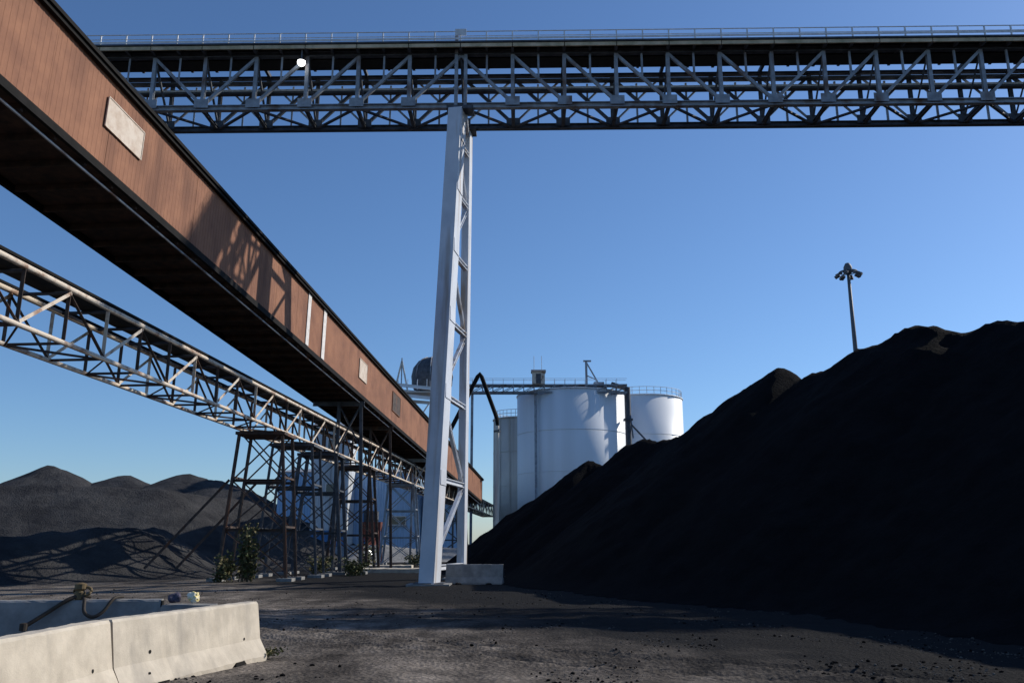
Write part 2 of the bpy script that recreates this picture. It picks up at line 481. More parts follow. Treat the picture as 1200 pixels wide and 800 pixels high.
# patches on the cladding
def patch(name, ya, yb, za, zb, mat, label=None):
    o = box(name, (.022, ya, za), (.045, yb, zb), mat, g)
    if label: o['label'] = label
    if name == 'sign_board':
        for (p, q) in (((ya, za), (yb, za)), ((ya, zb), (yb, zb)), ((ya, za), (ya, zb)), ((yb, za), (yb, zb))):
            attach(bar('frame', (.044, *p), (.044, *q), .035, .03, 'rust' if mat == 'rust_steel' else 'sign_white'), o)
    return o
def gy_at(px):     # distance along the gallery's near wall at a pixel column
    # X(y)=-11.97+.0845*(d-18), px offset ~ X/axis depth
    best = None
    for k in range(0, 1000):
        s_ = -12 + k * .1
        P = g.matrix_world @ Vector((0, s_, 1.4))
        pit = math.atan(237 / 1000)
        ax = P.y * math.cos(pit) + (P.z - 1.6) * math.sin(pit)
        if ax > 1 and 600 + 1000 * P.x / ax >= px: return s_
    return 80
a = gy_at(121); patch('sign_board', a, gy_at(164), 1.15, 2.02, 'sign_white', 'large peeling white board on the rusty wall')
a = gy_at(359); patch('white_strip', a, a + .42, .1, GH - .15, 'strip_white')
a = gy_at(377); patch('white_strip', a, a + .46, .1, GH - .15, 'strip_white')
a = gy_at(420); patch('sign_board', a, a + 1.7, .9, 2.0, 'sign_white', 'small faded board on the rusty wall')
a = gy_at(459); patch('sign_board', a, a + 2.4, .8, 2.1, 'rust_steel', 'faint worn patch on the rusty wall')

# ------------------------------------------------------------------ open truss conveyor beside it
t = root('truss_conveyor', None, 'open lattice belt conveyor of pale rusty steel below the rusty gallery', 'conveyor',
         mat=frame_matrix((-12.41, 20, 6.94), (.0873, 1, -.0123)))
TW, TH, TP = 1.72, 1.52, 1.95
a0, nP = -13.0, 64
a1 = a0 + nP * TP
for x in (0, -TW):
    bar('top_chord', (x, a0, TH), (x, a1, TH), .16, .16, 'pale_steel', t, 'tube')
    bar('bottom_chord', (x, a0, 0), (x, a1, 0), .14, .14, 'pale_steel', t, 'tube')
for x in (.02, -TW - .02):
    bar('belt_cover_edge', (x, a0, TH + .14), (x, a1, TH + .14), .10, .07, 'black_steel', t)
# troughed carrying belt and return belt
vs = []
for yy in (a0, a1):
    for x, z in ((-.45, TH + .18), (-.65, TH + .06), (-TW + .65, TH + .06), (-TW + .45, TH + .18), (-TW + .45, TH + .20), (-TW + .65, TH + .08), (-.65, TH + .08), (-.45, TH + .20)):
        vs.append((x, yy, z))
link('carrying_belt', mesh_from('belt', vs, [(i, (i + 1) % 8, 8 + (i + 1) % 8, 8 + i) for i in range(8)]), 'belt', t)
for i in range(nP + 1):
    yy = a0 + i * TP
    for x in (0, -TW):
        bar('vertical_post', (x, yy, .07), (x, yy, TH - .08), .11, .12, 'rust_steel' if i % 3 else 'pale_steel', t, 'angle')
    bar('cross_strut', (0, yy, 0), (-TW, yy, 0), .08, .08, 'rust_steel', t, 'angle')
    bar('idler', (-.05, yy + .3, TH + .0), (-TW + .05, yy + .3, TH + .0), .10, .10, 'truss_dark', t, 'tube')
    if i < nP:
        for x in (0, -TW):
            s0, s1 = (yy, yy + TP) if i % 2 else (yy + TP, yy)
            bar('diagonal_brace', (x, s0, .08), (x, s1, TH - .1), .09, .10, 'pale_steel' if i % 2 else 'rust_steel', t, 'angle')
        bar('lateral_brace', (0 if i % 2 else -TW, yy, -.03), (-TW if i % 2 else 0, yy + TP, -.03), .06, .06, 'rust_steel', t, 'angle')

# ------------------------------------------------------------------ trestles carrying the two conveyors
def gal_pt(d, x, z=0):
    s_ = (d - 16.9); return Vector((-11.24 + .0845 * s_ + x, d, 11.53 - .0551 * s_ + z))
def tru_pt(d, x, z=0):
    s_ = (d - 20); return Vector((-12.41 + .0873 * s_ + x, d, 6.94 - .0123 * s_ + z))
def trestle(d, label, gal=True, tru=True, mat='rust_steel', w=.22, rake=.02, pier=True):
    A = gal_pt(d, 0); B = gal_pt(d, -GW); C = tru_pt(d, .12); D_ = tru_pt(d, -TW - .12)
    base = Vector(((A.x + D_.x) / 2, d, 0))
    r = root('trestle', base, label, 'trestle', 'steel trestles under the conveyors')
    def leg(top, out, ww, m):
        foot = Vector((top.x + out, top.y, 0))
        lg = bar('leg', foot - base, top - base, ww, ww, m, r, 'ibeam', (0, 1, 0))
        yb = foot.y - base.y
        attach(box('footing', (foot.x - base.x - .34, yb - .34, -.2), (foot.x - base.x + .34, yb + .34, .13 + .002 * random.random()), 'concrete_grey'), lg)
        return foot
    if tru:
        for k in (-.9, .9):
            c = C + Vector((0, k, -.1)); e = D_ + Vector((0, k, -.1))
            fc = leg(c, .55, w * .8, mat); fe = leg(e, -.55, w * .8, mat)
            n = 3
            for q in range(n):
                f0, f1 = q / n, (q + 1) / n
                bar('cross_brace', fc.lerp(c, f0) - base, fe.lerp(e, f1) - base, .06, .06, mat, r, 'angle')
                bar('cross_brace', fe.lerp(e, f0) - base, fc.lerp(c, f1) - base, .06, .06, mat, r, 'angle')
                bar('cross_strut', fc.lerp(c, f1) - base, fe.lerp(e, f1) - base, .10, .12, mat, r, 'channel')
        for zz in (.35, .68):
            for top, o_ in ((C, .55), (D_, -.55)):
                p = Vector((top.x + o_ * (1 - zz), d, top.z * zz))
                bar('side_strut', p + Vector((0, -.9, 0)) - base, p + Vector((0, .9, 0)) - base, .09, .09, mat, r, 'angle')
        box('cap_beam', (D_.x - base.x - .15, -1.05, D_.z - .22), (C.x - base.x + .15, 1.05, D_.z - .085), mat, r)
    if gal:
        a_ = A + Vector((-.1, 0, -.25)); b_ = A + Vector((-1.35, 0, -.25))
        fa = leg(a_, .35, w * .8, mat); fb = leg(b_, .0, w * .8, mat)
        bar('cap_beam', b_ - base + Vector((-1.5, 0, -.12)), a_ - base + Vector((.2, 0, -.12)), .22, .26, mat, r, 'ibeam')
        p0, p1 = fa.lerp(a_, .72), fb.lerp(b_, .98); bar('cross_brace', p0 - base, p1 - base, .09, .09, mat, r, 'angle')
        p0, p1 = fb.lerp(b_, .72), fa.lerp(a_, .98); bar('cross_brace', p0 - base, p1 - base, .09, .09, mat, r, 'angle')
    return r
trestle(40, 'rusty steel trestle nearest the coal bank, weeds at its foot', mat='rust_steel', w=.16, gal=False)
trestle(44.3, 'slim dark trestle between the weedy rusty one and the tall braced one', mat='truss_dark', w=.14, gal=False)
trestle(48.5, 'tall dark braced trestle reaching up to the rusty gallery, nearest of those', mat='truss_dark', w=.22)
trestle(56, 'rust-brown trestle in the middle of the row, before the pale building', mat='rust_steel', w=.2)
trestle(70, 'thin pale trestle legs left of the white tower', mat='truss_grey', w=.20)
trestle(92, 'farthest trestle, seen just right of the white tower', mat='truss_dark', w=.24)
# raking struts leaning on the coal bank
for i, (xa, dd) in enumerate(((-13.6, 41.5), (-12.4, 42.2))):
    tag(bar('raking_strut', (xa - 3.2, dd - 1.2, .5), (xa, dd, 4.6), .12, .12, 'rust_steel', None, 'angle'),
        'thin slanting steel strut over the coal bank, the %s of two' % ('left' if i == 0 else 'right'), 'strut', 'slanting struts')

# ------------------------------------------------------------------ overhead conveyor bridge
YAW = R(-1.1)
ov = root('overhead_conveyor', (-2.4, 37.55, 21.6), 'grey steel truss conveyor bridge crossing the sky with handrails on top', 'conveyor')
ov.rotation_euler = (0, 0, YAW)
OW, OH, OP = 1.05, 2.9, 2.45
iL, iR = -17, 18
XL, XR = iL * OP, iR * OP
for s_ in (-1, 1):
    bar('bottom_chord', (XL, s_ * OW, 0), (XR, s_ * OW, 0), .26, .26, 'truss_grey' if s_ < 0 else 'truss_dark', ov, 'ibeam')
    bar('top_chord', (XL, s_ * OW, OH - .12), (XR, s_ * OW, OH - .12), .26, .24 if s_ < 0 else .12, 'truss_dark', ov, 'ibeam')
# deck and its weathered edge boards
box('deck', (XL, -OW - .55, OH + .03), (XR, .45, OH + .12), 'black_steel', ov)
bar('deck_channel', (XL, -OW - .62, OH + .10), (XR, -OW - .62, OH + .10), .10, .08, 'truss_dark', ov, 'channel')
nb = int((XR - XL) / 2.45)
for i in range(nb):
    bar('edge_board', (XL + i * 2.45 + .02, -OW - .58, OH - .06), (XL + (i + 1) * 2.45 - .02, -OW - .58, OH - .06), .07, .18, 'plank', ov)
# belt housing on the deck
bar('belt_hood', (XL, -.25, OH + .30), (XR, -.25, OH + .30), 1.0, .34, 'truss_dark', ov)
for i in range(iL * 2, iR * 2 + 1):
    x = i * OP / 2
    for s_ in (-1, 1):
        bar('rail_post', (x, (-OW - .6 if s_ < 0 else .42), OH + .12), (x, (-OW - .6 if s_ < 0 else .42), OH + .66), .06, .06, 'galv', ov)
for s_ in (-1, 1):
    bar('handrail', (XL, (-OW - .6 if s_ < 0 else .42), OH + .66), (XR, (-OW - .6 if s_ < 0 else .42), OH + .66), .05, .05, 'galv', ov, 'tube')
    bar('mid_rail', (XL, (-OW - .6 if s_ < 0 else .42), OH + .42), (XR, (-OW - .6 if s_ < 0 else .42), OH + .42), .035, .035, 'galv', ov, 'tube')
    bar('toe_board', (XL, (-OW - .63 if s_ < 0 else .45), OH + .19), (XR, (-OW - .63 if s_ < 0 else .45), OH + .36), .02, .10, 'galv', ov)
half = 11 / 2
for i in range(iL, iR + 1):
    x = i * OP
    for s_ in (-1, 1):
        if i == 0 and s_ < 0: continue
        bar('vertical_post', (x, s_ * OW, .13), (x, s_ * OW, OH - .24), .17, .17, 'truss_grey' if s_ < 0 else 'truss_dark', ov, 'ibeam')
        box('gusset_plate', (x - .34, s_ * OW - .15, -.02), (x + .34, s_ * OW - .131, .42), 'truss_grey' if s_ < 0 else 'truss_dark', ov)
    bar('cross_strut', (x, -OW, 0.02), (x, OW, 0.02), .16, .16, 'truss_dark', ov, 'ibeam')
    bar('deck_joist', (x, -OW - .5, OH - .06), (x, (OW if i % 2 == 0 else .4), OH - .06), .14, .18, 'truss_dark', ov)
    bar('deck_joist', (x + OP / 2, -OW - .5, OH - .06), (x + OP / 2, (.4), OH - .06), .12, .16, 'truss_dark', ov)
    if i < iR:
        # diagonals fall away from each support and rise again towards the next
        k = i % 11
        down = k < 6
        for s_ in (-1, 1):
            za, zb = (OH - .25, .15) if down else (.15, OH - .25)
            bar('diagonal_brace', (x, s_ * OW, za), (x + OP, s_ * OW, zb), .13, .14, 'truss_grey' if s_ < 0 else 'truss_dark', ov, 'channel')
        bar('counter_brace', (x, OW + .03, zb), (x + OP, OW + .03, za), .08, .09, 'truss_grey', ov, 'angle')
        mz = (OH - .2)
        bar('sub_post', (x + OP / 2, -OW, OH / 2 + .02), (x + OP / 2, -OW, mz), .09, .09, 'truss_grey', ov, 'angle')
        bar('sway_brace', (x, -OW, OH - .3), (x, OW, .2), .09, .09, 'truss_dark', ov, 'angle')
        bar('hanger', (x + OP / 2, OW, .1), (x + OP / 2, OW, 2.3), .09, .09, 'truss_grey', ov, 'angle')
        q = 1 if i % 2 else -1
        bar('lateral_brace', (x, q * OW, -.03), (x + OP, -q * OW, -.03), .12, .09, 'truss_dark', ov, 'angle')
# service trays running inside the truss
bar('cable_tray', (XL, OW - .25, 2.35), (XR, OW - .25, 2.35), .30, .10, 'truss_dark', ov)
bar('pipe', (XL, OW - .1, 2.02), (XR, OW - .1, 2.02), .20, .20, 'galv', ov, 'tube')
bar('cable_tray', (XL, OW - .25, 1.80), (XR, OW - .25, 1.80), .30, .10, 'truss_dark', ov)
bar('return_belt', (XL, -.35, 2.66), (XR, -.35, 2.66), .9, .03, 'belt', ov)
# twin post over the support
for dx in (-.22, .22):
    bar('support_post', (dx, -OW - .02, -.1), (dx, -OW - .02, OH + .8 if dx < 0 else OH - .2), .16, .20, 'truss_grey', ov, 'ibeam', (0, 1, 0))
box('bearing_plate', (-.62, -OW - .4, -.30), (.62, -OW + .4, -.135), 'truss_dark', ov)
box('bearing_plate', (-.62, OW - .4, -.30), (.62, OW + .4, -.135), 'truss_dark', ov)
box('name_plate', (-.25, -OW - .69, OH + .42), (.28, -OW - .67, OH + .74), 'galv', ov)

# lit floodlight hanging below the deck
fl = root('floodlight', (-9.95, 36.2, 23.75), 'small lit white floodlight hanging under the overhead conveyor deck', 'lamp')
bar('bracket', (0, 0, .70), (0, 0, -.02), .06, .06, 'lamp_grey', fl)
lathe('housing', [(.05, .12), (.12, .10), (.19, .05), (.20, .02)], 'lamp_grey', fl, 20)
lathe('lens', [(.02, -.22), (.09, -.20), (.16, -.13), (.19, -.05), (.185, .015)], 'lamp_lit', fl, 20)

# ------------------------------------------------------------------ support tower
FB, FT = Vector((-3.30, 35.4, 0)), Vector((-2.56, 36.5, 21.3))
RB, RT = Vector((-2.36, 41.4, 0)), Vector((-2.18, 38.6, 21.3))
tw = root('support_tower', FB, 'tall white two-legged steel tower holding up the overhead conveyor', 'tower')
def col(name, b, tp, w, dpt, mat):
    vs = []
    for p in (b, tp):
        q = p - FB
        for sx, sy in ((-1, -1), (1, -1), (1, 1), (-1, 1)):
            c7, s7 = math.cos(R(-10)), math.sin(R(-10))
            ux, uy = sx * w / 2, sy * dpt / 2
            vs.append((q.x + ux * c7 - uy * s7, q.y + ux * s7 + uy * c7, q.z))
    o = link(name, mesh_from(name, vs, [(0, 1, 2, 3), (4, 5, 6, 7), (0, 1, 5, 4), (1, 2, 6, 5), (2, 3, 7, 6), (3, 0, 4, 7)]), mat, tw)
    md = o.modifiers.new('bevel', 'BEVEL'); md.width = .03; md.segments = 2
    return o
col('leg', FB, FT, .64, 1.05, 'white_leg')
col('leg', RB, RT, .36, .62, 'white_leg')
def lerp(a, b, f): return a + (b - a) * f
lev = [.03, .20, .37, .53, .68, .82, .94]
for i, f in enumerate(lev):
    p, q = lerp(FB, FT, f) - FB, lerp(RB, RT, f) - FB
    bar('cross_strut', p + Vector((0, .4, 0)), q - Vector((0, .35, 0)), .20, .22, 'white_leg', tw, 'ibeam')
    if i < len(lev) - 1:
        f2 = lev[i + 1]
        p2, q2 = lerp(FB, FT, f2) - FB, lerp(RB, RT, f2) - FB
        a_, b_ = (p, q2) if i % 2 == 0 else (q, p2)
        bar('diagonal_brace', a_, b_, .16, .20, 'white_leg', tw, 'ibeam')
for b in (FB, RB):
    box('footing', (b.x - FB.x - .85, b.y - FB.y - .8, -.2), (b.x - FB.x + .85, b.y - FB.y + .8, .06), 'concrete_grey', tw)
    box('base_plate', (b.x - FB.x - .6, b.y - FB.y - .55, .061), (b.x - FB.x + .6, b.y - FB.y + .55, .10), 'truss_dark', tw)
for i, f in enumerate(lev[1:], 1):
    p = lerp(FB, FT, f) - FB
    c7, s7 = math.cos(R(-10)), math.sin(R(-10))
    o = link('splice_plate', unit('box', 'white_leg'), None, tw)
    o.matrix_basis = Matrix.Translation((p.x - .49 * s7 * -1 * 0 + .33 * c7, p.y + .33 * s7, p.z - .3)) @ Matrix.Rotation(R(-10), 4, 'Z') @ Matrix.Diagonal((.03, .9, .6, 1))
box('cap_beam', (.55, 1.3, 20.95), (1.2, 3.1, 21.28), 'white_leg', tw)
# ladder rungs up the sunlit side
for dx in (.98,):
    pass

# ------------------------------------------------------------------ storage tanks
def tank(name, x, y, r, h, mat, label, dome=1.0, n=72, rail=True):
    T = root(name, (x, y, 0), label, 'tank', 'white storage tanks')
    lathe('shell', [(r, -.2), (r, h)], mat, T, n)
    rf = lathe('roof', [(r + .12, h), (r + .12, h + .14), (r * .97, h + .22), (r * .6, h + dome * .7), (r * .15, h + dome), (.1, h + dome)], mat, T, n)
    nb_ = 4
    for i in range(1, nb_):
        lathe('seam_band', [(r + .005, h * i / nb_ - .05), (r + .035, h * i / nb_ - .05), (r + .035, h * i / nb_ + .05), (r + .005, h * i / nb_ + .05)], mat, T, n)
    if rail:
        m_ = 36
        for k in range(m_):
            th = 2 * math.pi * k / m_
            bar('rail_post', ((r - .1) * math.cos(th), (r - .1) * math.sin(th), h + .12), ((r - .1) * math.cos(th), (r - .1) * math.sin(th), h + 1.25), .07, .07, 'galv', rf)
        for zz in (.7, 1.25):
            pts = [((r - .1) * math.cos(2 * math.pi * k / m_), (r - .1) * math.sin(2 * math.pi * k / m_), h + zz) for k in range(m_ + 1)]
            tube_path('handrail', pts, .04, 'galv', rf, 5)
    return T
t1 = tank('storage_tank', 8.5, 121, 7.75, 22.0, 'tank_white', 'large white cylindrical tank in shade behind the coal pile', .6, rail=False)
t2 = tank('storage_tank', 19.9, 130.5, 6.3, 23.0, 'tank_white', 'white tank with sunlit right side behind the large shaded tank', .7)
t3 = tank('storage_tank', 1.2, 128, 4.0, 19.6, 'tank_cream', 'small cream tank peeking out left of the large white tank', .4)
# vertical stiffeners on the cream tank
for k in range(6):
    th = R(200 + k * 24)
    bar('stiffener', (4.06 * math.cos(th), 4.06 * math.sin(th), 0), (4.06 * math.cos(th), 4.06 * math.sin(th), 19.5), .12, .12, 'tank_cream', t3)
# spiral of rungs: caged ladder on the large tank's right edge
ld = root('downpipe', (15.9, 116.2, 0), 'dark vertical chute and brace on the right edge of the large tank', 'chute')
bar('pipe', (0, 0, 0), (0, 0, 22.6), .85, .85, 'truss_dark', ld, 'tube')
bar('pipe_elbow', (0, 0, 22.4), (-2.2, 0, 23.1), .8, .5, 'truss_dark', ld)
bar('diagonal_brace', (.3, 0, 17.6), (2.9, -.5, 14.6), .22, .22, 'truss_dark', ld)
bar('diagonal_brace', (.3, 0, 19.0), (.3, -2.2, 15.4), .16, .16, 'truss_dark', ld)
for zz in (6, 12, 18):
    box('clamp', (-.6, -.55, zz), (.6, .55, zz + .25), 'truss_dark', ld)

# walkway bridge over the tanks
wb = root('walkway_bridge', (5, 114.5, 22.1), 'grey steel walkway bridge running along the tank tops', 'walkway')
x0, x1 = -11.8, 10.6
for yy in (-.6, .6):
    bar('bottom_beam', (x0, yy, -.55), (x1, yy, -.55), .18, .22, 'truss_grey', wb, 'ibeam')
    bar('top_beam', (x0, yy, .45), (x1, yy, .45), .18, .22, 'truss_grey', wb, 'ibeam')
    k = 0; xx = x0
    while xx < x1 - .1:
        bar('vertical_post', (xx, yy, -.45), (xx, yy, .35), .12, .12, 'truss_grey', wb)
        bar('handrail_post', (xx, yy, .55), (xx, yy, 1.35), .05, .05, 'galv', wb)
        bar('diagonal_brace', (xx, yy, -.45), (min(xx + 1.4, x1), yy, .35), .09, .09, 'truss_grey', wb)
        xx += 1.4; k += 1
    bar('handrail', (x0, yy, 1.35), (x1, yy, 1.35), .05, .05, 'galv', wb, 'tube')
box('deck', (x0, -.5, .30), (x1, .5, .34), 'truss_dark', wb)
for xx in (-10.4, -1.8):
    bar('leg', (xx, 0, -22.1), (xx, 0, -.66), .35, .35, 'truss_grey', wb, 'ibeam')
# head house with masts
hh = root('head_house', (3.6, 114.2, 22.62), 'small brown machine house with thin masts on the walkway bridge', 'shed')
box('wall', (-.85, -.7, 0), (.85, .7, 1.7), 'pale_steel', hh)
box('door', (-.35, -.73, .05), (.3, -.702, 1.4), 'truss_dark', hh)
rv2 = [(-1.0, -.9, 1.7), (1.0, -.9, 1.7), (1.0, .9, 1.7), (-1.0, .9, 1.7), (-1.0, 0, 2.1), (1.0, 0, 2.1)]
link('roof', mesh_from('roof', rv2, [(0, 1, 5, 4), (2, 3, 4, 5), (0, 4, 3), (1, 2, 5), (0, 1, 2, 3)]), 'truss_dark', hh)
for xx in (-.6, .45):
    bar('mast', (xx, 0, 1.7), (xx, 0, 4.0), .07, .07, 'galv', hh, 'tube')
# little davit frame on the large tank roof
dv = root('davit_frame', (10.4, 117.2, 22.3), 'small steel davit frame standing on top of the large tank', 'hoist')
bar('post', (0, 0, 0), (0, 0, 4.3), .3, .3, 'truss_grey', dv, 'ibeam')
bar('stay', (0, 0, 4.1), (2.0, .4, .6), .16, .16, 'truss_grey', dv)
bar('stay', (0, 0, 2.2), (1.3, .3, 1.7), .12, .12, 'truss_grey', dv)
bar('arm', (-.4, 0, 4.25), (.7, 0, 4.25), .22, .22, 'truss_grey', dv)
box('winch', (1.0, -.5, .3), (2.4, .6, 1.2), 'truss_grey', dv)
bar('strut', (-1.2, 0, .4), (2.6, 0, .4), .25, .25, 'truss_grey', dv)
# peaked pipe
pp = root('peaked_pipe', (-4.0, 108, 0), 'black inverted V pipe rising to a peak right of the tower', 'pipe')
tube_path('pipe', [(-4.5, 0, 14.0), (-4.4, 0, 14.5), (-2.0, 0, 19.3), (-.42, 0, 22.55), (-.15, 0, 22.9), (.1, 0, 22.5), (1.1, 0, 19.8), (2.1, 0, 17.1), (2.12, 0, 15.6)], .28, 'black_steel', pp, 10)
bar('downpipe', (2.1, 0, 0), (2.1, 0, 16.2), .55, .55, 'tank_cream', pp, 'tube')
bar('downpipe', (-4.5, 0, 0), (-4.5, 0, 14.2), .55, .55, 'tank_cream', pp, 'tube')
lathe('flange', [(.42, 15.4), (.42, 15.6)], 'truss_dark', pp, 14, False, (2.1, 0, 0))

# white platform and dark round collector behind the gallery
pf = root('hopper_platform', (-13.6, 112, 0), 'pale steel platform with a pointed hopper frame behind the gallery', 'platform')
for xx in (-3.4, 0.0, 3.4):
    for yy in (-1.8, 1.8):
        bar('leg', (xx, yy, 0), (xx, yy, 20.6), .28, .28, 'tank_cream', pf, 'ibeam')
for zz in (20.6, 21.9):
    for yy in (-1.9, 1.9):
        bar('beam', (-3.9, yy, zz + (.25 if yy < 0 else 0)), (3.9, yy, zz - .6), .3, .4, 'tank_white', pf, 'ibeam')
box('deck', (-3.9, -1.8, 20.9), (3.9, 1.8, 21.05), 'tank_cream', pf)
for k in range(7):
    bar('rail_post', (-3.8 + k * 1.25, -1.95, 21.2), (-3.8 + k * 1.25, -1.95, 22.6), .08, .08, 'tank_white', pf)
bar('hopper_post', (-1.9, -1.2, 21), (-1.0, -1.2, 25.2), .2, .2, 'tank_cream', pf)
bar('hopper_post', (-.1, -1.2, 21), (-1.0, -1.2, 25.2), .2, .2, 'tank_cream', pf)
bar('hopper_post', (-1.0, -1.2, 21), (-1.0, -1.2, 25.6), .14, .14, 'truss_grey', pf)
for a_, b_ in ((-3.4, 0), (0, 3.4)):
    bar('cross_brace', (a_, -1.8, 15), (b_, -1.8, 20.4), .16, .16, 'tank_cream', pf)
    bar('cross_brace', (b_, -1.8, 15), (a_, -1.8, 20.4), .16, .16, 'tank_cream', pf)
    bar('cross_strut', (a_, -1.8, 15), (b_, -1.8, 15), .16, .2, 'tank_cream', pf)
dc = root('dust_collector', (-10.9, 114.5, 21.3), 'dark rounded drum on the pale platform beside the tower', 'drum')
lathe('drum', [(1.0, -.2), (2.1, .2), (2.65, 1.3), (2.75, 2.5), (2.5, 3.7), (1.8, 4.6), (.9, 5.05), (.1, 5.15)], 'truss_dark', dc, 32)
for k in range(8):
    th = 2 * math.pi * k / 8
    pts = [(r_ * math.cos(th), r_ * math.sin(th), z_) for r_, z_ in ((2.15, .2), (2.7, 1.3), (2.8, 2.5), (2.55, 3.7), (1.85, 4.63), (.9, 5.1))]
    tube_path('rib', pts, .07, 'truss_grey', dc, 5)

# ------------------------------------------------------------------ sheds behind the trestles
def shed(name, lo, hi, label, wall, band=None, ridge=1.2, doors=(), windows=(), roofmat='truss_grey'):
    cx, cy = (lo[0] + hi[0]) / 2, lo[1]
    r = root(name, (cx, cy, 0), label, 'building')
    W = hi[0] - lo[0]; D = hi[1] - lo[1]; h = hi[2]
    nS = max(2, int(W / 1.5)); w = W / nS
    shl = rib_sheet('wall_sheet', w - .015, h - (3.0 if band else 0), 5, .05, wall)
    for i in range(nS):
        o = link('wall_panel', shl, None, r)
        o.matrix_basis = Matrix.Translation((-W / 2 + i * w, 0, 3.0 if band else 0)) @ Matrix.Rotation(R(-90), 4, 'Z')
    if band:
        shb = rib_sheet('base_sheet', w - .015, 2.98, 5, .05, band)
        for i in range(nS):
            o = link('base_panel', shb, None, r)
            o.matrix_basis = Matrix.Translation((-W / 2 + i * w, 0, 0)) @ Matrix.Rotation(R(-90), 4, 'Z')
    box('side_wall', (-W / 2, .06, 0), (-W / 2 + .15, D, h), wall, r)
    box('side_wall', (W / 2 - .15, .06, 0), (W / 2, D, h), wall, r)
    box('rear_wall', (-W / 2 + .16, D - .15, 0), (W / 2 - .16, D, h), wall, r)
    v = [(-W / 2 - .3, -.3, h), (W / 2 + .3, -.3, h), (W / 2 + .3, D + .3, h), (-W / 2 - .3, D + .3, h), (-W / 2 - .3, D / 2, h + ridge), (W / 2 + .3, D / 2, h + ridge)]
    link('roof', mesh_from('roof', v, [(0, 1, 5, 4), (2, 3, 4, 5), (0, 4, 3), (1, 2, 5), (0, 1, 2, 3)]), roofmat, r)
    for (xa, xb, zb) in doors:
        d = box('door', (xa, -.16, 0), (xb, -.06, zb), 'blue_dark', r)
        attach(box('handle', (xb - .25, -.24, 1.0), (xb - .15, -.165, 1.3), 'galv'), d)
    for (xa, xb, za, zb) in windows:
        f = box('window', (xa, -.15, za), (xb, -.06, zb), 'strip_white', r)
        attach(box('pane', (xa + .1, -.17, za + .1), (xb - .1, -.155, zb - .1), 'glass'), f)
        attach(box('sill', (xa - .08, -.26, za - .12), (xb + .08, -.06, za - .005), 'truss_grey'), f)
    return r
shed('process_shed', (-26.0, 96, 0), (-10.5, 112, 9.4), 'blue sheet-metal shed behind the trestle legs', 'blue_sheet', None, 1.0,
     doors=((1.6, 3.0, 5.2),), windows=((-3.6, -2.4, 5.4, 6.6), (-1.4, -.2, 5.4, 6.6), (4.6, 6.6, 3.6, 4.6)))
shed('process_tower', (-21.3, 92, 0), (-17.4, 95.6, 14.0), 'tall narrow white building with a blue base behind the trestle legs', 'white_sheet', 'blue_dark', .6,
     windows=((-.5, .7, 10.9, 12.6), (-.5, .7, 6.8, 7.9)))
shed('pump_house', (-9.9, 100, 0), (-5.6, 108, 7.2), 'small pale blue shed left of the white tower base', 'blue_sheet', None, .6, windows=((-1.2, .2, 4.2, 5.2),))

# dull red loader-like hopper cart with a bright lamp
hc = root('feed_hopper', (-11.9, 74, 0), 'dull red feed hopper on legs with a bright lamp, before the blue shed', 'hopper')
vs = [(-.9, -.8, 3.4), (.9, -.8, 3.4), (.9, .8, 3.4), (-.9, .8, 3.4), (-.35, -.3, 1.5), (.35, -.3, 1.5), (.35, .3, 1.5), (-.35, .3, 1.5)]
link('bin', mesh_from('bin', vs, [(0, 1, 5, 4), (1, 2, 6, 5), (2, 3, 7, 6), (3, 0, 4, 7), (4, 5, 6, 7)]), 'brick_red', hc)
for sx in (-.8, .8):
    for sy in (-.7, .7):
        bar('leg', (sx, sy, 0), (sx, sy, 3.35), .14, .14, 'brick_red', hc, 'angle')
box('cabin', (-.6, -.5, 3.42), (.5, .5, 4.3), 'truss_dark', hc)
lathe('lamp', [(.02, -.2), (.2, -.15), (.26, 0), (.2, .15), (.02, .2)], 'lamp_lit', hc, 14, True, (.25, -1.0, .95))
bar('lamp_bracket', (.25, -.7, .95), (.25, -.85, .95), .08, .08, 'truss_dark', hc)

# low rubble bank and pale slabs in front of the sheds
pile('rubble_bank', [(-26, 84, 1.4), (-14, 83, 1.5), (-8.5, 84, 1.3), (-4, 86, 1.1)], .5, (-32, 0, 76, 92), .5, 'concrete_grey', 'low grey rubble bank in front of the blue shed', .5, 31)
bpy.data.objects['rubble_bank']['category'] = 'rubble'
for i, (xa, xb, yy, lab) in enumerate(((-9.3, -4.6, 51.0, 'long pale concrete slab lying left of the white tower base'), (-10.5, -6.6, 58.5, 'farther thin concrete slab behind the pale long one'))):
    vs = []
    ns = 14
    for k in range(ns + 1):
        x = xa + (xb - xa) * k / ns
        for yy2, zz in ((-.55, -.1), (-.55, .22), (.55, .24), (.55, -.1)):
            vs.append((x, yy + yy2 + random.uniform(-.04, .04), zz + random.uniform(-.015, .02)))
    fs = [(k * 4 + a_, k * 4 + (a_ + 1) % 4, k * 4 + 4 + (a_ + 1) % 4, k * 4 + 4 + a_) for k in range(ns) for a_ in range(4)] + [(0, 1, 2, 3), tuple(ns * 4 + q for q in range(4))]
    tag(link('concrete_slab', mesh_from('concrete_slab', vs, fs), 'concrete'), lab, 'slab', 'concrete slabs')

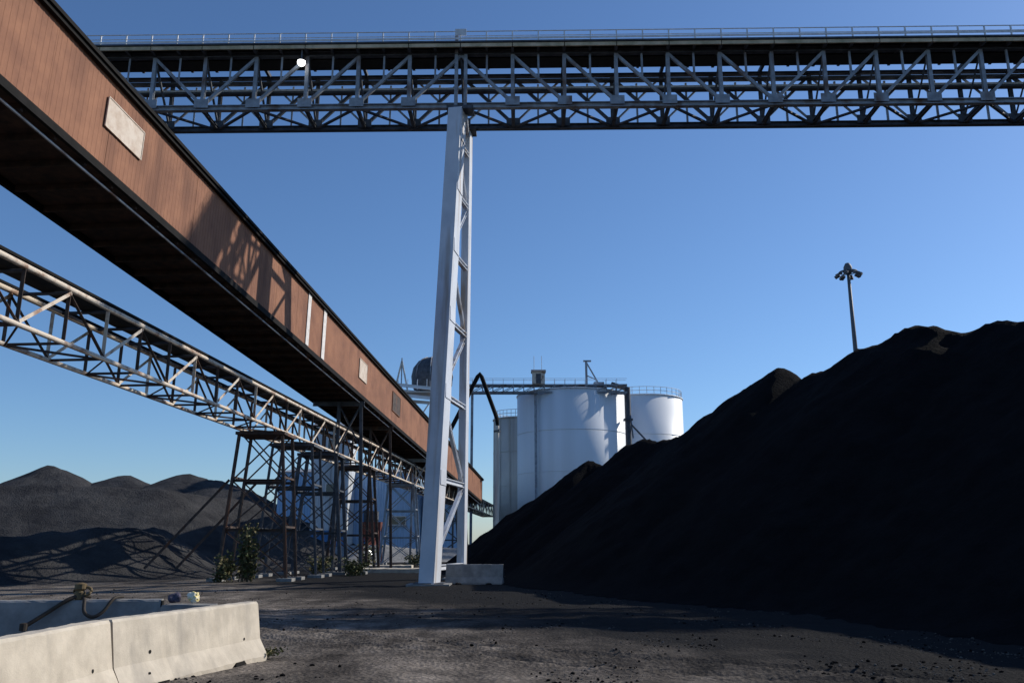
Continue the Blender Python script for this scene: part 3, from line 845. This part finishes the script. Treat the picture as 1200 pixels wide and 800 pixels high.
# ------------------------------------------------------------------ high mast light
mx_, my_ = 45.4, 110
hm = root('light_mast', (mx_, my_, 0), 'tall high-mast floodlight pole standing behind the coal pile', 'street lamp')
tube_path('pole', [(0, 0, 0), (0, 0, 14), (0, 0, 28), (0, 0, 37.6)], .3, 'lamp_grey', hm, 12, [.48, .38, .28, .20])
lathe('head_cap', [(.25, 37.0), (.55, 37.2), (.55, 38.0), (.3, 38.5), (.05, 38.6)], 'lamp_grey', hm, 16)
pts = [(1.15 * math.cos(2 * math.pi * k / 24), 1.15 * math.sin(2 * math.pi * k / 24), 37.3) for k in range(25)]
tube_path('lamp_ring', pts, .07, 'lamp_grey', hm, 6)
for k in range(8):
    th = 2 * math.pi * k / 8 + .2
    c_, s_ = math.cos(th), math.sin(th)
    bar('arm', (.2 * c_, .2 * s_, 37.6), (1.45 * c_, 1.45 * s_, 37.1), .09, .09, 'lamp_grey', hm)
    fx = bar('lamp', (1.1 * c_, 1.1 * s_, 37.05), (1.75 * c_, 1.75 * s_, 36.75), .55, .3, 'lamp_grey', hm)

# ------------------------------------------------------------------ concrete barriers
def barrier_mesh(L):
    """Jersey profile with key slot at the ends, scupper notches under, slight chips."""
    prof = [(-.30, 0), (-.30, .075), (-.17, .30), (-.10, .78), (-.075, .81), (.075, .81), (.10, .78), (.17, .30), (.30, .075), (.30, 0)]
    bm = bmesh.new()
    ns = 30
    rings = []
    rnd = random.Random(int(L * 100))
    for k in range(ns + 1):
        y = -L / 2 + L * k / ns
        ring = []
        for x, z in prof:
            notch = (z < .01 and (abs(abs(y) - L * .27) < .12))
            jx, jz = rnd.gauss(0, .0025), rnd.gauss(0, .0025)
            ring.append(bm.verts.new((x + jx, y + (rnd.gauss(0, .004) if k in (0, ns) else 0), (.07 if notch else z) + (jz if z > .01 else 0))))
        rings.append(ring)
    n = len(prof)
    for k in range(ns):
        for i in range(n):
            bm.faces.new((rings[k][i], rings[k][(i + 1) % n], rings[k + 1][(i + 1) % n], rings[k + 1][i]))
    bm.faces.new(rings[0]); bm.faces.new(rings[-1][::-1])
    bmesh.ops.recalc_face_normals(bm, faces=bm.faces)
    me = bpy.data.meshes.new('jersey_barrier'); bm.to_mesh(me); bm.free()
    return me
def barrier(a, b, label, mat='concrete', gap=.02, z=(0, 0), end_key=True, holes=True):
    a, b = Vector((*a, 0)), Vector((*b, 0))
    d = (b - a); L = d.length - gap; c = (a + b) / 2
    r = root('concrete_barrier', (c.x, c.y, -.03), label, 'barrier', 'concrete road barriers')
    ang = math.atan2(-d.x, d.y)
    r.rotation_euler = (math.atan2(z[1] - z[0], L), 0, ang)
    link('body', barrier_mesh(L), mat, r)
    if end_key:
        box('key_slot', (-.07, L / 2 - .005, .26), (.07, L / 2 + .012, .79), 'hole', r)
        for q in (.32, .60):
            pts = [(-.05, L / 2, q), (-.05, L / 2 + .07, q), (.05, L / 2 + .07, q), (.05, L / 2, q)]
            tube_path('lifting_loop', pts, .012, 'rust_steel', r, 6)
    if holes:
        for (yy, zz) in ((-L * .30, .40), (-L * .33, .17), (L * .36, .33)):
            xo = .17 - (zz - .3) * .146 if zz > .3 else .30 - (zz - .075) * .578
            o = bar('anchor_hole', (xo - .04, yy, zz), (xo + .004, yy, zz), .045, .045, 'hole', r, 'tube')
        for yy in (-L * .27, L * .27):
            box('scupper', (.20, yy - .11, .0), (.304, yy + .11, .065), 'hole', r)
    return r
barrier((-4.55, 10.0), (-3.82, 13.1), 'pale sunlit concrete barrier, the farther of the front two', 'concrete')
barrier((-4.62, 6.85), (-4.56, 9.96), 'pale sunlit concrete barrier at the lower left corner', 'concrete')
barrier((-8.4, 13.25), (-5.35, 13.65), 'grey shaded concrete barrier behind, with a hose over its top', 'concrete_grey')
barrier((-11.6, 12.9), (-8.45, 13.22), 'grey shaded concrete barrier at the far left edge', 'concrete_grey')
barrier((-2.75, 37.0), (-.35, 36.7), 'shaded concrete barrier beside the white tower base', 'concrete_grey', holes=False)

# ------------------------------------------------------------------ small things on the barriers
rg = bmesh.new()
bmesh.ops.create_icosphere(rg, subdivisions=3, radius=.16)
for v in rg.verts:
    n_ = mnoise.noise(v.co * 9) * .45 + mnoise.noise(v.co * 22) * .25
    v.co *= 1 + n_; v.co.z *= .9
me = bpy.data.meshes.new('crumpled_bag'); rg.to_mesh(me); rg.free()
o = link('crumpled_bag', me, 'yellow'); o.location = (-4.86, 13.6, .81); o.scale = (.55,) * 3
tag(o, 'crumpled pale yellow plastic lump beside the barrier end', 'debris')
rg = bmesh.new()
bmesh.ops.create_icosphere(rg, subdivisions=3, radius=.15)
for v in rg.verts:
    n_ = mnoise.noise(v.co * 8 + Vector((4, 1, 2))) * .5
    v.co *= 1 + n_; v.co.x *= 1.2; v.co.z *= .9
me = bpy.data.meshes.new('shade_lump'); rg.to_mesh(me); rg.free()
o = link('shade_lump', me, 'purple'); o.location = (-5.16, 13.62, .80); o.scale = (.55,) * 3  # dark lump in place of the shade left of the yellow one
tag(o, 'dull violet lump standing in for the shade left of the yellow lump', 'debris')
# block they lie on
bb = bmesh.new(); bmesh.ops.create_cube(bb, size=1)
for v in bb.verts: v.co = Vector((v.co.x * .8 + random.uniform(-.03, .03), v.co.y * .45, v.co.z * .74 + .35))
bmesh.ops.bevel(bb, geom=bb.edges[:], offset=.03, segments=2, affect='EDGES')
me = bpy.data.meshes.new('concrete_block'); bb.to_mesh(me); bb.free()
o = link('concrete_block', me, 'concrete_grey'); o.location = (-4.92, 13.66, -.02)
tag(o, 'low concrete block under the crumpled yellow lump', 'block')
hs = root('hose', (-6.55, 13.2, .0), 'brown hose draped over the shaded barrier with a brassy coupling', 'hose')
def bezier(pts, n=14):
    out = []
    P = [Vector(p) for p in pts]
    P = [P[0]] + P + [P[-1]]
    for i in range(1, len(P) - 2):
        for k in range(n):
            t_ = k / n
            out.append(.5 * ((2 * P[i]) + (-P[i - 1] + P[i + 1]) * t_ + (2 * P[i - 1] - 5 * P[i] + 4 * P[i + 1] - P[i + 2]) * t_ ** 2 + (-P[i - 1] + 3 * P[i] - 3 * P[i + 1] + P[i + 2]) * t_ ** 3))
    out.append(P[-2]); return out
tube_path('strand', bezier([(-.58, -.12, .42), (-.35, .02, .60), (-.12, .14, .78), (.02, .26, .84), (.1, .4, .82)]), .03, 'cable', hs, 8)
tube_path('strand', bezier([(.02, .3, .84), (.12, .18, .78), (.2, .05, .62), (.34, .02, .55), (.46, .08, .62), (.55, .2, .80), (.6, .4, .82)]), .026, 'cable', hs, 8)
lathe('coupling', [(.03, -.14), (.075, -.12), (.08, -.02), (.06, .0), (.085, .03), (.085, .10), (.03, .12)], 'hose_brass', hs, 14, False, (0, .27, .91))
lathe('hose_end', [(.02, -.05), (.055, -.04), (.055, .06), (.02, .07)], 'cable', hs, 12, False, (-.58, -.12, .41))
tube_path('loop', [(.13 * math.cos(a_ / 12 * 2 * math.pi) + .04, .27 + .03 * math.sin(a_), .90 + .07 * math.sin(a_ / 12 * 2 * math.pi)) for a_ in range(13)], .022, 'hose_brass', hs, 6)

# ------------------------------------------------------------------ weeds
def weed(loc, h, w, n, label, seed, dry=.4, nst=7, leaf=1.0):
    rnd = random.Random(seed)
    r = root('weed', loc, label, 'weed', 'weeds along the trestle feet')
    sv, sf = [], []; tips = []
    for k in range(nst):
        bx, by = rnd.gauss(0, w * .18), rnd.gauss(0, w * .18)
        tx, ty, tz = rnd.gauss(0, w * .35), rnd.gauss(0, w * .3), h * rnd.uniform(.5, 1)
        ps = [Vector((bx + (tx - bx) * f + rnd.gauss(0, .04), by + (ty - by) * f, tz * f)) for f in (0, .3, .6, 1)]
        tips.append(ps)
        for i, p in enumerate(ps):
            rr = .025 * (1 - i * .22)
            for q in range(4):
                sv.append(p + Vector((rr * math.cos(q * math.pi / 2), rr * math.sin(q * math.pi / 2), 0)))
        b0 = len(sv) - 16
        for i in range(3):
            for q in range(4):
                sf.append((b0 + i * 4 + q, b0 + i * 4 + (q + 1) % 4, b0 + i * 4 + 4 + (q + 1) % 4, b0 + i * 4 + 4 + q))
    link('stem', mesh_from('stem', sv, sf), 'stem', r)
    for part, mat, cnt in (('foliage', 'leaf', int(n * (1 - dry))), ('dry_foliage', 'leaf_dry', int(n * dry))):
        lv, lf = [], []
        for k in range(cnt):
            ps = rnd.choice(tips); f = rnd.uniform(.05, 1) ** .8 * 2.999
            i = int(f); p = ps[i].lerp(ps[i + 1], f - i)
            p = p + Vector((rnd.gauss(0, w * .12), rnd.gauss(0, w * .12), rnd.gauss(0, .06 * leaf)))
            dr = Vector((rnd.gauss(0, 1), rnd.gauss(0, 1), rnd.gauss(.2, .6))).normalized()
            sd_ = dr.cross(Vector((rnd.gauss(0, 1), rnd.gauss(0, 1), rnd.gauss(0, 1)))).normalized()
            L_ = rnd.uniform(.08, .2) * leaf; W_ = L_ * .35
            b0 = len(lv)
            lv += [p, p + dr * L_ * .5 + sd_ * W_, p + dr * L_, p + dr * L_ * .5 - sd_ * W_]
            lf.append((b0, b0 + 1, b0 + 2, b0 + 3))
        me = bpy.data.meshes.new(part); me.from_pydata([tuple(v) for v in lv], [], lf); me.update()
        link(part, me, mat, r)
    return r
weed((-11.6, 38.6, 0), 2.5, .8, 1200, 'tall olive weed thicket climbing beside the nearest trestle', 1, .45, 12)
weed((-12.4, 38.0, 0), 1.3, 1.1, 700, 'low weed clump at the foot of the tall weed thicket', 2, .5)
weed((-9.9, 45.6, 0), 1.0, 1.2, 500, 'small green weed tuft between the dark trestle legs', 3, .4)
weed((-8.3, 46.2, 0), .9, 1.6, 700, 'bright low weed tuft right of the dark trestle legs', 4, .3)
weed((-9.9, 60, 0), 1.6, 1.5, 600, 'dark green bush behind the pale slabs', 5, .2)
weed((-7.2, 66, 0), 1.3, 2.2, 600, 'straggly weed bank left of the white tower', 6, .5)
weed((-3.62, 13.25, 0), .10, .42, 420, 'tiny weed tuft at the end of the sunlit barrier', 7, .5, 14, .3)

# ------------------------------------------------------------------ loose lumps on the yard (uncountable)
def lumps(name, n, region, smin, smax, mat, label, seed, cat):
    rnd = random.Random(seed)
    base = bmesh.new(); bmesh.ops.create_icosphere(base, subdivisions=1, radius=1)
    bvs = [v.co.copy() for v in base.verts]; bfs = [[v.index for v in f.verts] for f in base.faces]; base.free()
    V, Fc = [], []
    for k in range(n):
        p = region(rnd)
        if p is None: continue
        s_ = smin + (smax - smin) * rnd.random() ** 4
        z = ground_z(p[0], p[1])
        sc = (s_ * rnd.uniform(.7, 1.3), s_ * rnd.uniform(.7, 1.3), s_ * rnd.uniform(.5, .9))
        off = len(V); a_ = rnd.uniform(0, 6.28); ca, sa = math.cos(a_), math.sin(a_)
        for v in bvs:
            j = rnd.uniform(.75, 1.2)
            x, y = v.x * sc[0] * j, v.y * sc[1] * j
            V.append((p[0] + x * ca - y * sa, p[1] + x * sa + y * ca, z + v.z * sc[2] * j + sc[2] * .4))
        Fc += [[i + off for i in f] for f in bfs]
    me = bpy.data.meshes.new(name); me.from_pydata(V, [], Fc); me.update()
    o = link(name, me, mat); o['kind'] = 'stuff'; tag(o, label, cat)
    return o
def reg_yard(r):
    for _ in range(30):
        y = 8.8 + 24 * r.random() ** 1.6
        x = r.uniform(-.62, .64) * y
        if fbm(x, y, .55, 40, 3) + r.gauss(0, .12) > .22: break
    return (x, y)
lumps('gravel', 6000, reg_yard, .005, .022, 'dark_gravel', 'loose grey gravel scattered over the yard', 5, 'gravel')
lumps('coal_lumps', 3500, reg_yard, .005, .034, 'coal', 'loose black coal lumps scattered over the yard', 6, 'coal')
